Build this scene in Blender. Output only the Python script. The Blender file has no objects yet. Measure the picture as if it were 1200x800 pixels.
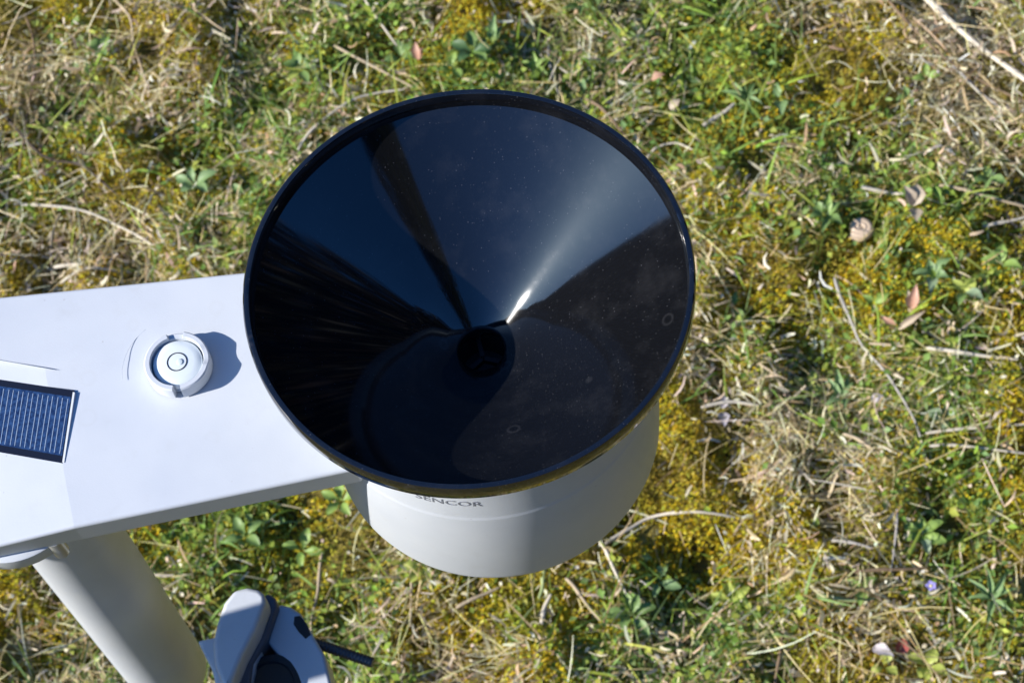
import bpy, bmesh, math, random
import numpy as np
from mathutils import Vector, Matrix

rng = np.random.default_rng(7)
random.seed(7)
scene = bpy.context.scene
COL = scene.collection

# ------------------------------------------------------------------ camera
Z0 = 0.65                                    # funnel rim above the lawn
F, NX, NY = 2400.0, 803.0, 1603.0            # focal length and nadir in 1200x800 pixels
CAM = np.array([0.0096, -0.2827, 0.5127 + Z0])
_d = np.array([NX - 600, NY - 400, F]); _d /= np.linalg.norm(_d)
_y = np.array([0, 0, 1.0]) - _d * _d[2]; _y /= np.linalg.norm(_y)
RM = np.stack([np.cross(_y, -_d), _y, -_d], 1)   # world -> camera (x right, y down, z forward)


def ray(px):
    return RM.T @ np.array([(px[0] - 600) / F, (px[1] - 400) / F, 1.0])


def unproj(px, z):
    d = ray(px); return CAM + d * ((z - CAM[2]) / d[2])


def unplane(px, p0, n):
    d = ray(px); return CAM + d * (np.dot(np.array(p0) - CAM, n) / np.dot(d, n))


cam_data = bpy.data.cameras.new('camera')
cam = bpy.data.objects.new('camera', cam_data); COL.objects.link(cam)
cam_data.sensor_width = 36.0; cam_data.lens = 36.0 * F / 1200
cam_data.clip_start = 0.01; cam_data.clip_end = 1000
M3 = Matrix(((RM[0][0], -RM[1][0], -RM[2][0]), (RM[0][1], -RM[1][1], -RM[2][1]), (RM[0][2], -RM[1][2], -RM[2][2])))
cam.matrix_world = Matrix.Translation(Vector(CAM)) @ M3.to_4x4()
cam_data.dof.use_dof = True
cam_data.dof.focus_distance = 0.575
cam_data.dof.aperture_fstop = 45
scene.camera = cam

# ------------------------------------------------------------------ light
SUN_AZ, SUN_EL = 187.0, 30.0                  # measured from the cast shadow in the funnel
world = bpy.data.worlds.new('World'); scene.world = world; world.use_nodes = True
wn = world.node_tree.nodes; wl = world.node_tree.links
sky = wn.new('ShaderNodeTexSky'); sky.sky_type = 'NISHITA'; sky.sun_disc = False
sky.sun_elevation = math.radians(SUN_EL); sky.sun_rotation = math.radians(90 - SUN_AZ)
sky.air_density = 1.0; sky.dust_density = 0.9; sky.ozone_density = 4.0
hsv = wn.new('ShaderNodeHueSaturation'); hsv.inputs['Hue'].default_value = .503; hsv.inputs['Saturation'].default_value = 1.2   # deep blue, clear spring sky
wl.new(sky.outputs['Color'], hsv.inputs['Color']); tint = wn.new('ShaderNodeMix'); tint.data_type = 'RGBA'; tint.blend_type = 'MULTIPLY'; tint.inputs['Factor'].default_value = 1
tint.inputs['B'].default_value = (.64, .95, 1.18, 1)                                        # the camera's cool white balance
wl.new(hsv.outputs['Color'], tint.inputs['A']); wl.new(tint.outputs['Result'], wn['Background'].inputs['Color'])
wn['Background'].inputs['Strength'].default_value = 0.10
sd = bpy.data.lights.new('sun', 'SUN'); sun = bpy.data.objects.new('sun', sd); COL.objects.link(sun)
sd.energy = 4.9; sd.angle = math.radians(0.5); sd.color = (1.0, 0.955, 0.90)
a, e = math.radians(SUN_AZ), math.radians(SUN_EL)
sun.rotation_euler = Vector((math.cos(a) * math.cos(e), math.sin(a) * math.cos(e), math.sin(e))).to_track_quat('Z', 'Y').to_euler()
scene.view_settings.view_transform = 'Standard'; scene.view_settings.look = 'None'
scene.view_settings.exposure = 0.6; scene.view_settings.gamma = 1.0
scene.view_settings.use_curve_mapping = False


# ------------------------------------------------------------------ helpers
def tag(o, label=None, cat=None, group=None, kind=None):
    for k, v in (('label', label), ('category', cat), ('group', group), ('kind', kind)):
        if v: o[k] = v
    return o


def empty(name, loc):
    o = bpy.data.objects.new(name, None); COL.objects.link(o); o.location = loc
    o.empty_display_size = 0.02
    return o


def link(name, me, mat, parent=None, smooth=False):
    """mesh data is given in world coordinates; a parent's location is taken off"""
    o = bpy.data.objects.new(name, me); COL.objects.link(o)
    if mat: me.materials.clear(); me.materials.append(mat)
    if smooth: me.polygons.foreach_set('use_smooth', [True] * len(me.polygons))
    if parent is not None:
        o.parent = parent
        p = parent; off = Vector((0, 0, 0))
        while p is not None:
            off += p.location; p = p.parent
        me.transform(Matrix.Translation(-off)); 
    return o


def mesh_from(verts, faces, name='m'):
    me = bpy.data.meshes.new(name); me.from_pydata([tuple(v) for v in verts], [], faces); me.update(); return me


def bm_mesh(bm, name='m'):
    bmesh.ops.recalc_face_normals(bm, faces=bm.faces)
    me = bpy.data.meshes.new(name); bm.to_mesh(me); bm.free(); return me


def bevel(o, w, seg=2, ang=35):
    m = o.modifiers.new('bevel', 'BEVEL'); m.width = w; m.segments = seg; m.limit_method = 'ANGLE'
    m.angle_limit = math.radians(ang); m.harden_normals = False
    return o


def shade_smooth(o, ang=35):
    o.data.polygons.foreach_set('use_smooth', [True] * len(o.data.polygons))
    o.data.set_sharp_from_angle(angle=math.radians(ang))


def lathe(profile, n=96, cx=0, cy=0, closed=False, name='m'):
    """profile [(r, z)] in world z"""
    v = []; f = []
    for r, z in profile:
        for i in range(n):
            t = 2 * math.pi * i / n; v.append((cx + r * math.cos(t), cy + r * math.sin(t), z))
    m = len(profile)
    for j in range(m if closed else m - 1):
        for i in range(n):
            a_ = j * n + i; b_ = j * n + (i + 1) % n; c_ = ((j + 1) % m) * n + (i + 1) % n; d_ = ((j + 1) % m) * n + i
            f.append((a_, b_, c_, d_))
    me = mesh_from(v, f, name)
    bm = bmesh.new(); bm.from_mesh(me)
    for r, idx in ((profile[0][0], 0), (profile[-1][0], m - 1)):
        if not closed and r > 1e-6 and False: pass
    bm.to_mesh(me); bm.free()
    return me


def tube(points, radius, n=10, cap=True, taper=None):
    pts = [Vector(p) for p in points]; v = []; f = []
    for i, p in enumerate(pts):
        t = (pts[min(i + 1, len(pts) - 1)] - pts[max(i - 1, 0)]).normalized()
        up = Vector((0, 0, 1)) if abs(t.z) < 0.9 else Vector((1, 0, 0))
        s = t.cross(up).normalized(); u = s.cross(t)
        r = radius if taper is None else radius * taper[i]
        for k in range(n):
            a_ = 2 * math.pi * k / n; v.append(p + s * r * math.cos(a_) + u * r * math.sin(a_))
    for i in range(len(pts) - 1):
        for k in range(n):
            f.append((i * n + k, i * n + (k + 1) % n, (i + 1) * n + (k + 1) % n, (i + 1) * n + k))
    if cap:
        f.append(tuple(range(n))[::-1]); f.append(tuple((len(pts) - 1) * n + k for k in range(n)))
    return v, f


def prism(outline, ztop, zbot):
    """closed plan outline [(x, y)] -> solid"""
    n = len(outline)
    v = [(x, y, ztop) for x, y in outline] + [(x, y, zbot) for x, y in outline]
    f = [tuple(range(n)), tuple(range(2 * n - 1, n - 1, -1))]
    for i in range(n): f.append((i, i + n, (i + 1) % n + n, (i + 1) % n))
    return v, f


def solid(v, f):
    me = mesh_from(v, f); bm = bmesh.new(); bm.from_mesh(me); return bm_mesh(bm)


def nodes(name):
    m = bpy.data.materials.new(name); m.use_nodes = True
    return m, m.node_tree.nodes, m.node_tree.links, m.node_tree.nodes['Principled BSDF']


def plain(name, col, rough=0.5, metal=0.0, bump=0.0, bscale=900, spec=0.5, vary=0.0):
    m, n, l, b = nodes(name)
    b.inputs['Base Color'].default_value = (*col, 1); b.inputs['Roughness'].default_value = rough
    b.inputs['Metallic'].default_value = metal; b.inputs['Specular IOR Level'].default_value = spec
    tc = n.new('ShaderNodeTexCoord')
    if bump:
        t = n.new('ShaderNodeTexNoise'); t.inputs['Scale'].default_value = bscale; t.inputs['Detail'].default_value = 3
        l.new(tc.outputs['Object'], t.inputs['Vector'])
        bp = n.new('ShaderNodeBump'); bp.inputs['Strength'].default_value = bump; bp.inputs['Distance'].default_value = 0.0003
        l.new(t.outputs['Fac'], bp.inputs['Height']); l.new(bp.outputs['Normal'], b.inputs['Normal'])
    if vary:
        t = n.new('ShaderNodeTexNoise'); t.inputs['Scale'].default_value = 60; t.inputs['Detail'].default_value = 6
        l.new(tc.outputs['Object'], t.inputs['Vector'])
        mx = n.new('ShaderNodeMix'); mx.data_type = 'RGBA'
        mx.inputs['A'].default_value = (*[c * (1 - vary) for c in col], 1); mx.inputs['B'].default_value = (*[min(1, c * (1 + vary)) for c in col], 1)
        l.new(t.outputs['Fac'], mx.inputs['Factor']); l.new(mx.outputs['Result'], b.inputs['Base Color'])
    return m


def white_plastic():
    m, n, l, b = nodes('white_plastic')
    b.inputs['Roughness'].default_value = 0.42
    tc = n.new('ShaderNodeTexCoord')
    t = n.new('ShaderNodeTexNoise'); t.inputs['Scale'].default_value = 35; t.inputs['Detail'].default_value = 8
    l.new(tc.outputs['Object'], t.inputs['Vector'])
    cr = n.new('ShaderNodeValToRGB'); cr.color_ramp.elements[0].color = (.53, .565, .615, 1); cr.color_ramp.elements[1].color = (.60, .63, .665, 1)
    cr.color_ramp.elements[0].position = .3; cr.color_ramp.elements[1].position = .7
    l.new(t.outputs['Fac'], cr.inputs['Fac'])
    v = n.new('ShaderNodeTexVoronoi'); v.inputs['Scale'].default_value = 120; l.new(tc.outputs['Object'], v.inputs['Vector'])
    sp = n.new('ShaderNodeMath'); sp.operation = 'LESS_THAN'; sp.inputs[1].default_value = 0.035; l.new(v.outputs['Distance'], sp.inputs[0])
    mx = n.new('ShaderNodeMix'); mx.data_type = 'RGBA'; mx.inputs['B'].default_value = (.24, .21, .17, 1)
    ms = n.new('ShaderNodeMath'); ms.operation = 'MULTIPLY'; ms.inputs[1].default_value = 0.3
    l.new(sp.outputs[0], ms.inputs[0]); l.new(ms.outputs[0], mx.inputs['Factor'])
    # dried rain marks and a thin uneven dust film
    vd = n.new('ShaderNodeTexVoronoi'); vd.inputs['Scale'].default_value = 75; l.new(tc.outputs['Object'], vd.inputs['Vector'])
    rg = n.new('ShaderNodeMapRange'); rg.inputs[1].default_value = .14; rg.inputs[2].default_value = .26; l.new(vd.outputs['Distance'], rg.inputs[0])
    pp_ = n.new('ShaderNodeMath'); pp_.operation = 'PINGPONG'; pp_.inputs[1].default_value = .5; l.new(rg.outputs[0], pp_.inputs[0])
    vc = n.new('ShaderNodeSeparateColor'); l.new(vd.outputs['Color'], vc.inputs['Color'])
    pk = n.new('ShaderNodeMath'); pk.operation = 'GREATER_THAN'; pk.inputs[1].default_value = .6; l.new(vc.outputs['Green'], pk.inputs[0])
    dm = n.new('ShaderNodeMath'); dm.operation = 'MULTIPLY'; l.new(pp_.outputs[0], dm.inputs[0]); l.new(pk.outputs[0], dm.inputs[1])
    n3 = n.new('ShaderNodeTexNoise'); n3.inputs['Scale'].default_value = 110; n3.inputs['Detail'].default_value = 6; n3.inputs['Roughness'].default_value = .7
    l.new(tc.outputs['Object'], n3.inputs['Vector'])
    fm = n.new('ShaderNodeMapRange'); fm.inputs[1].default_value = .56; fm.inputs[2].default_value = .8; fm.inputs[4].default_value = .16; l.new(n3.outputs['Fac'], fm.inputs[0])
    df = n.new('ShaderNodeMath'); df.operation = 'MULTIPLY_ADD'; df.inputs[1].default_value = .12; l.new(dm.outputs[0], df.inputs[0]); l.new(fm.outputs[0], df.inputs[2])
    m2 = n.new('ShaderNodeMix'); m2.data_type = 'RGBA'; m2.inputs['B'].default_value = (.40, .38, .34, 1)
    l.new(df.outputs[0], m2.inputs['Factor']); l.new(cr.outputs['Color'], m2.inputs['A'])
    l.new(m2.outputs['Result'], mx.inputs['A']); l.new(mx.outputs['Result'], b.inputs['Base Color'])
    t2 = n.new('ShaderNodeTexNoise'); t2.inputs['Scale'].default_value = 1800; t2.inputs['Detail'].default_value = 2
    l.new(tc.outputs['Object'], t2.inputs['Vector'])
    bp = n.new('ShaderNodeBump'); bp.inputs['Strength'].default_value = 0.12; bp.inputs['Distance'].default_value = 0.0002
    l.new(t2.outputs['Fac'], bp.inputs['Height']); l.new(bp.outputs['Normal'], b.inputs['Normal'])
    return m


def black_plastic():
    m, n, l, b = nodes('black_gloss_plastic')
    tc = n.new('ShaderNodeTexCoord')
    # fine dust specks of three sizes, dried drop marks, a thin dust film
    def specks(scale, thr):
        v = n.new('ShaderNodeTexVoronoi'); v.inputs['Scale'].default_value = scale; v.inputs['Randomness'].default_value = 1
        l.new(tc.outputs['Object'], v.inputs['Vector'])
        q = n.new('ShaderNodeMath'); q.operation = 'LESS_THAN'; q.inputs[1].default_value = thr; l.new(v.outputs['Distance'], q.inputs[0])
        w = n.new('ShaderNodeSeparateColor'); l.new(v.outputs['Color'], w.inputs['Color'])
        g = n.new('ShaderNodeMath'); g.operation = 'POWER'; g.inputs[1].default_value = 5; l.new(w.outputs['Red'], g.inputs[0])
        k = n.new('ShaderNodeMath'); k.operation = 'MULTIPLY'; l.new(q.outputs[0], k.inputs[0]); l.new(g.outputs[0], k.inputs[1])
        return k
    s1 = specks(1100, 0.19); s2 = specks(300, 0.055)
    mxs = n.new('ShaderNodeMath'); mxs.operation = 'MAXIMUM'; l.new(s1.outputs[0], mxs.inputs[0]); l.new(s2.outputs[0], mxs.inputs[1])
    nz = n.new('ShaderNodeTexNoise'); nz.inputs['Scale'].default_value = 70; nz.inputs['Detail'].default_value = 8; nz.inputs['Roughness'].default_value = .7
    l.new(tc.outputs['Object'], nz.inputs['Vector'])
    sm = n.new('ShaderNodeValToRGB'); sm.color_ramp.elements[0].position = .5; sm.color_ramp.elements[1].position = .78
    sm.color_ramp.elements[0].color = (0, 0, 0, 1); sm.color_ramp.elements[1].color = (.022, .022, .024, 1)
    l.new(nz.outputs['Fac'], sm.inputs['Fac'])
    ad = n.new('ShaderNodeMath'); ad.operation = 'MULTIPLY_ADD'; ad.inputs[1].default_value = 0.12
    # rings left by dried rain drops
    vd = n.new('ShaderNodeTexVoronoi'); vd.inputs['Scale'].default_value = 95; l.new(tc.outputs['Object'], vd.inputs['Vector'])
    rg = n.new('ShaderNodeMapRange'); rg.inputs[1].default_value = .10; rg.inputs[2].default_value = .22; l.new(vd.outputs['Distance'], rg.inputs[0])
    rr_ = n.new('ShaderNodeMath'); rr_.operation = 'PINGPONG'; rr_.inputs[1].default_value = .5; l.new(rg.outputs[0], rr_.inputs[0])
    vc = n.new('ShaderNodeSeparateColor'); l.new(vd.outputs['Color'], vc.inputs['Color'])
    pk = n.new('ShaderNodeMath'); pk.operation = 'GREATER_THAN'; pk.inputs[1].default_value = .86; l.new(vc.outputs['Green'], pk.inputs[0])
    dm = n.new('ShaderNodeMath'); dm.operation = 'MULTIPLY'; l.new(rr_.outputs[0], dm.inputs[0]); l.new(pk.outputs[0], dm.inputs[1])
    dn = n.new('ShaderNodeMath'); dn.operation = 'MULTIPLY'; l.new(dm.outputs[0], dn.inputs[0]); l.new(nz.outputs['Fac'], dn.inputs[1])
    dk = n.new('ShaderNodeMath'); dk.operation = 'MULTIPLY_ADD'; dk.inputs[1].default_value = .14; l.new(dn.outputs[0], dk.inputs[0]); l.new(sm.outputs['Color'], dk.inputs[2])
    l.new(mxs.outputs[0], ad.inputs[0]); l.new(dk.outputs[0], ad.inputs[2])
    mx = n.new('ShaderNodeMix'); mx.data_type = 'RGBA'
    mx.inputs['A'].default_value = (.0055, .006, .0075, 1); mx.inputs['B'].default_value = (.42, .42, .44, 1)
    l.new(ad.outputs[0], mx.inputs['Factor']); l.new(mx.outputs['Result'], b.inputs['Base Color'])
    rr = n.new('ShaderNodeMath'); rr.operation = 'MULTIPLY_ADD'; rr.inputs[1].default_value = .6; rr.inputs[2].default_value = .11
    l.new(sm.outputs['Color'], rr.inputs[0]); l.new(rr.outputs[0], b.inputs['Roughness'])
    b.inputs['Specular IOR Level'].default_value = 0.0
    b.inputs['Coat Weight'].default_value = 1.0; b.inputs['Coat IOR'].default_value = 1.85
    cr2 = n.new('ShaderNodeMath'); cr2.operation = 'MULTIPLY_ADD'; cr2.inputs[1].default_value = 1.0; cr2.inputs[2].default_value = .055
    l.new(sm.outputs['Color'], cr2.inputs[0]); l.new(cr2.outputs[0], b.inputs['Coat Roughness'])
    return m


def attr_mat(name, rough=0.6, transl=0.25, spec=0.35):
    m, n, l, b = nodes(name)
    at = n.new('ShaderNodeAttribute'); at.attribute_name = 'Col'
    b.inputs['Roughness'].default_value = rough; b.inputs['Specular IOR Level'].default_value = spec
    l.new(at.outputs['Color'], b.inputs['Base Color'])
    if transl:
        tr = n.new('ShaderNodeBsdfTranslucent'); l.new(at.outputs['Color'], tr.inputs['Color'])
        mx = n.new('ShaderNodeMixShader'); mx.inputs['Fac'].default_value = transl
        out = n['Material Output']
        l.new(b.outputs['BSDF'], mx.inputs[1]); l.new(tr.outputs['BSDF'], mx.inputs[2]); l.new(mx.outputs['Shader'], out.inputs['Surface'])
    return m


def np_mesh(name, V, faces_idx, fsize, col_per_vert, mat):
    """V (n,3); faces_idx flat loop array; fsize per-face loop counts; colours per vertex"""
    me = bpy.data.meshes.new(name)
    me.vertices.add(len(V)); me.vertices.foreach_set('co', V.astype(np.float32).ravel())
    me.loops.add(len(faces_idx)); me.loops.foreach_set('vertex_index', faces_idx.astype(np.int32))
    st = np.concatenate([[0], np.cumsum(fsize)[:-1]])
    me.polygons.add(len(fsize)); me.polygons.foreach_set('loop_start', st.astype(np.int32))
    me.update(calc_edges=True)
    ca = me.color_attributes.new('Col', 'FLOAT_COLOR', 'POINT')
    ca.data.foreach_set('color', np.c_[col_per_vert, np.ones(len(V))].astype(np.float32).ravel())
    me.materials.append(mat)
    o = bpy.data.objects.new(name, me); COL.objects.link(o)
    return o


# value noise
_tab = rng.random((256, 256))
def vnoise(x, y, s):
    x = x * s + 71.3; y = y * s + 19.7
    xi = np.floor(x).astype(int); yi = np.floor(y).astype(int); fx = x - xi; fy = y - yi
    fx = fx * fx * (3 - 2 * fx); fy = fy * fy * (3 - 2 * fy)
    g = lambda i, j: _tab[i % 256, j % 256]
    return (g(xi, yi) * (1 - fx) + g(xi + 1, yi) * fx) * (1 - fy) + (g(xi, yi + 1) * (1 - fx) + g(xi + 1, yi + 1) * fx) * fy
def fbm(x, y, s): return (vnoise(x, y, s) + .5 * vnoise(x, y, s * 2.1) + .25 * vnoise(x, y, s * 4.3)) / 1.75


# ------------------------------------------------------------------ materials
WHITE = white_plastic()
BLACK = black_plastic()
DARK = plain('dark_rubber', (.018, .019, .022), .5, bump=.2)
STEEL = plain('zinc_steel', (.75, .75, .74), .42, metal=1, bump=.1)
BOLT = plain('dark_steel', (.10, .105, .12), .42, metal=.8, bump=.15)
PRINT = plain('grey_print', (.20, .21, .24), .5)
VIAL = plain('clear_vial', (.72, .78, .80), .05, spec=.7)
GUNK = attr_mat('lawn_blades', .55, .3, .25)
MOSSM = attr_mat('moss_leaf', .65, .45, .15)
LEAFM = attr_mat('green_leaf', .55, .4, .2)

# ------------------------------------------------------------------ lawn relief
def hgt(x, y):
    w = np.clip((2.2 - np.hypot(x, y - .3)) / .8, 0, 1)
    return w * (.030 * (fbm(x, y, 9) - .5) + .026 * (vnoise(x, y, 36) - .5))

# patches seen in the photograph: centre pixel, radius in pixels, and how much moss / green / straw they add
PATCH = [(1010, 120, 70, .6, -.1, -.1), (840, 560, 100, .8, 0, -.2), (820, 640, 90, .6, 0, -.2), (640, 745, 100, .7, -.2, -.1),
         (360, 90, 60, .4, .3, -.1), (1010, 310, 60, .5, .1, -.2), (560, 80, 60, -.2, .8, -.5), (880, 100, 55, -.2, .6, -.1),
         (740, 740, 90, -.1, .6, -.1), (300, 650, 110, .2, .6, -.4), (220, 620, 90, -.1, .2, -.5), (970, 240, 50, .1, .5, -.2),
         (1110, 460, 55, -.1, .5, -.2), (990, 460, 60, -.1, .5, 0), (1150, 700, 70, -.1, .7, -.1), (1080, 620, 40, 0, .6, -.1),
         (250, 150, 60, .1, .4, 0), (120, 90, 70, 0, .4, .1), (500, 30, 60, 0, .0, .5), (740, 60, 90, .0, .1, .5),
         (100, 270, 110, -.2, .0, .4), (920, 560, 85, .1, .1, .3), (930, 640, 80, .15, .15, .15), (1100, 770, 80, 0, .3, 0),
         (700, 20, 40, -.1, .5, -.1), (1150, 320, 50, .1, .4, -.1), (60, 720, 90, -.2, -.1, .1), (650, 90, 35, .3, .3, -.5),
         (1120, 40, 60, -.1, -.1, .3), (880, 330, 60, .5, 0, .1), (860, 420, 70, .1, .1, .4), (280, 60, 50, .2, .1, .3)]
PW = np.array([[*unproj(p[:2], 0.0)[:2], p[2] * 1.3 / F] for p in PATCH]); PV = np.array([p[3:] for p in PATCH])


def masks(x, y):
    m = 1.15 * (fbm(x, y, 11) - .46); g = 1.1 * (fbm(x + 9.1, y - 4, 13) - .47); s = 1.2 * (fbm(x - 5, y + 3.3, 10) - .45)
    for (cx, cy, r), v in zip(PW, PV):
        w = np.exp(-((x - cx) ** 2 + (y - cy) ** 2) / (r * r) * 1.1)
        m = m + .55 * v[0] * w; g = g + .55 * v[1] * w; s = s + .55 * v[2] * w
    return m, g, s


def scatter(n, dens, full=True):
    """positions in the detailed bed (and thinner out to the sides), accepted by dens(masks)"""
    out = []
    got = 0
    while got < n:
        k = int(n * 1.5)
        x = rng.uniform(-.46, .50, k); y = rng.uniform(-.10, .76, k)
        m, g, s = masks(x, y)
        ok = rng.random(k) < dens(m, g, s)
        out.append(np.c_[x[ok], y[ok]]); got += ok.sum()
    return np.concatenate(out)[:n]


def scatter_far(n, dens):
    r = .55 + 1.5 * rng.random(n * 2) ** .7; t = rng.uniform(0, 2 * np.pi, n * 2)
    x = .02 + r * np.cos(t); y = .33 + r * np.sin(t)
    m, g, s = masks(x, y)
    ok = (rng.random(n * 2) < dens(m, g, s)) & ~((x > -.46) & (x < .5) & (y > -.1) & (y < .76))
    return np.c_[x, y][ok][:n]


def blades(P, L, W, az, el, bend, sway, z0, col, nseg=3, tipw=.1):
    """curved flat strips: root P, length L, width W, azimuth, rise angle, downward bend, sideways bend (radians over the length)"""
    n = len(P); V = np.zeros((n, (nseg + 1) * 2, 3)); p = np.c_[P, z0].copy()
    roll = rng.uniform(-.9, .9, n)
    for i in range(nseg + 1):
        u = i / nseg; a_ = az + sway * u; e_ = el - bend * u
        d = np.c_[np.cos(a_) * np.cos(e_), np.sin(a_) * np.cos(e_), np.sin(e_)]
        side = np.c_[-np.sin(a_), np.cos(a_), 0 * a_]; nn = np.cross(d, side)
        side = side * np.cos(roll)[:, None] + nn * np.sin(roll)[:, None]
        w = W * (1 - (1 - tipw) * u ** 2) * (.7 + .3 * min(1, 3 * u)) * .5
        V[:, 2 * i] = p - side * w[:, None]; V[:, 2 * i + 1] = p + side * w[:, None]
        p = p + d * (L / nseg)[:, None]
    k = (nseg + 1) * 2
    f = np.concatenate([[2 * i, 2 * i + 1, 2 * i + 3, 2 * i + 2] for i in range(nseg)])
    idx = (np.arange(n)[:, None] * k + f[None]).ravel()
    return V.reshape(-1, 3), idx, np.full(n * nseg, 4), np.repeat(col, k, 0)


def kites(P, L, W, az, el, fold, z0, col):
    """small folded pointed leaves: 4 rim points, folded along the middle"""
    n = len(P)
    d = np.c_[np.cos(az) * np.cos(el), np.sin(az) * np.cos(el), np.sin(el)]
    roll = rng.uniform(-.6, .6, n)
    s = np.c_[-np.sin(az), np.cos(az), 0 * az]; nn = np.cross(d, s)
    s, nn = s * np.cos(roll)[:, None] + nn * np.sin(roll)[:, None], nn * np.cos(roll)[:, None] - s * np.sin(roll)[:, None]
    p = np.c_[P, z0]; V = np.zeros((n, 4, 3))
    V[:, 0] = p
    V[:, 1] = p + d * (L * .55)[:, None] + s * (W * .5)[:, None] + nn * (fold * W * .5)[:, None]
    V[:, 2] = p + d * L[:, None] - nn * (fold * L * .2)[:, None]
    V[:, 3] = p + d * (L * .55)[:, None] - s * (W * .5)[:, None] + nn * (fold * W * .5)[:, None]
    f = np.array([0, 1, 2, 0, 2, 3]); idx = (np.arange(n)[:, None] * 4 + f).ravel()
    return V.reshape(-1, 3), idx, np.full(2 * n, 3), np.repeat(col, 4, 0)


def palette(n, cols, jit=.18, w=None):
    c = np.array(cols)[rng.choice(len(cols), n, p=w)]
    return np.clip(c * (1 + jit * rng.standard_normal((n, 1))) * (1 + .06 * rng.standard_normal((n, 3))), .004, .9)


def U(a_, b_, n): return rng.uniform(a_, b_, n)


# ground sheet ------------------------------------------------------------
def build_ground():
    N = 150
    gx = np.linspace(-2.6, 2.6, N); gy = np.linspace(-2.3, 2.9, N)
    X, Y = np.meshgrid(gx, gy, indexing='ij'); Z = hgt(X, Y)
    V = np.c_[X.ravel(), Y.ravel(), Z.ravel()]
    i, j = np.meshgrid(np.arange(N - 1), np.arange(N - 1), indexing='ij'); a0 = (i * N + j).ravel()
    Fq = np.c_[a0, a0 + N, a0 + N + 1, a0 + 1]
    B = 400.0
    corners = np.array([[-B, -B, 0], [B, -B, 0], [B, B, 0], [-B, B, 0]]); n0 = len(V)
    V = np.r_[V, corners]
    c = [0, (N - 1) * N, N * N - 1, N - 1]
    faces = [tuple(map(int, q)) for q in Fq]
    for k in range(4):
        faces.append((n0 + k, n0 + (k + 1) % 4, c[(k + 1) % 4], c[k]))
    me = mesh_from(V, faces, 'lawn')
    m, n, l, b = nodes('lawn_soil')
    tc = n.new('ShaderNodeTexCoord'); b.inputs['Roughness'].default_value = .9; b.inputs['Specular IOR Level'].default_value = .15
    t = n.new('ShaderNodeTexNoise'); t.inputs['Scale'].default_value = 26; t.inputs['Detail'].default_value = 9; t.inputs['Roughness'].default_value = .68
    l.new(tc.outputs['Object'], t.inputs['Vector'])
    cr = n.new('ShaderNodeValToRGB'); els = cr.color_ramp.elements
    els[0].position = .34; els[0].color = (.055, .042, .015, 1); els[1].position = .68; els[1].color = (.36, .29, .14, 1)
    k = els.new(.46); k.color = (.14, .11, .025, 1); k = els.new(.57); k.color = (.27, .22, .05, 1)
    l.new(t.outputs['Fac'], cr.inputs['Fac']); l.new(cr.outputs['Color'], b.inputs['Base Color'])
    t2 = n.new('ShaderNodeTexNoise'); t2.inputs['Scale'].default_value = 260; t2.inputs['Detail'].default_value = 5
    l.new(tc.outputs['Object'], t2.inputs['Vector'])
    bp = n.new('ShaderNodeBump'); bp.inputs['Distance'].default_value = .004; bp.inputs['Strength'].default_value = .9
    l.new(t2.outputs['Fac'], bp.inputs['Height']); l.new(bp.outputs['Normal'], b.inputs['Normal'])
    tag(link('lawn', me, m, smooth=True), 'mossy late winter lawn of dry straw and green weeds', 'lawn', kind='structure')


build_ground()

MOSS_C = [(.60, .45, .018), (.68, .52, .025), (.52, .42, .02), (.74, .62, .10), (.46, .44, .04), (.54, .36, .015), (.55, .54, .06)]
GREEN_C = [(.28, .40, .06), (.38, .46, .08), (.20, .32, .06), (.27, .39, .13), (.46, .50, .10), (.22, .34, .09)]
STRAW_C = [(.72, .59, .31), (.80, .69, .42), (.60, .48, .24), (.84, .77, .54), (.46, .34, .16), (.66, .58, .27)]
FLAKE_C = [(.80, .71, .50), (.70, .57, .38), (.86, .79, .62), (.55, .40, .23), (.76, .63, .45)]


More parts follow.
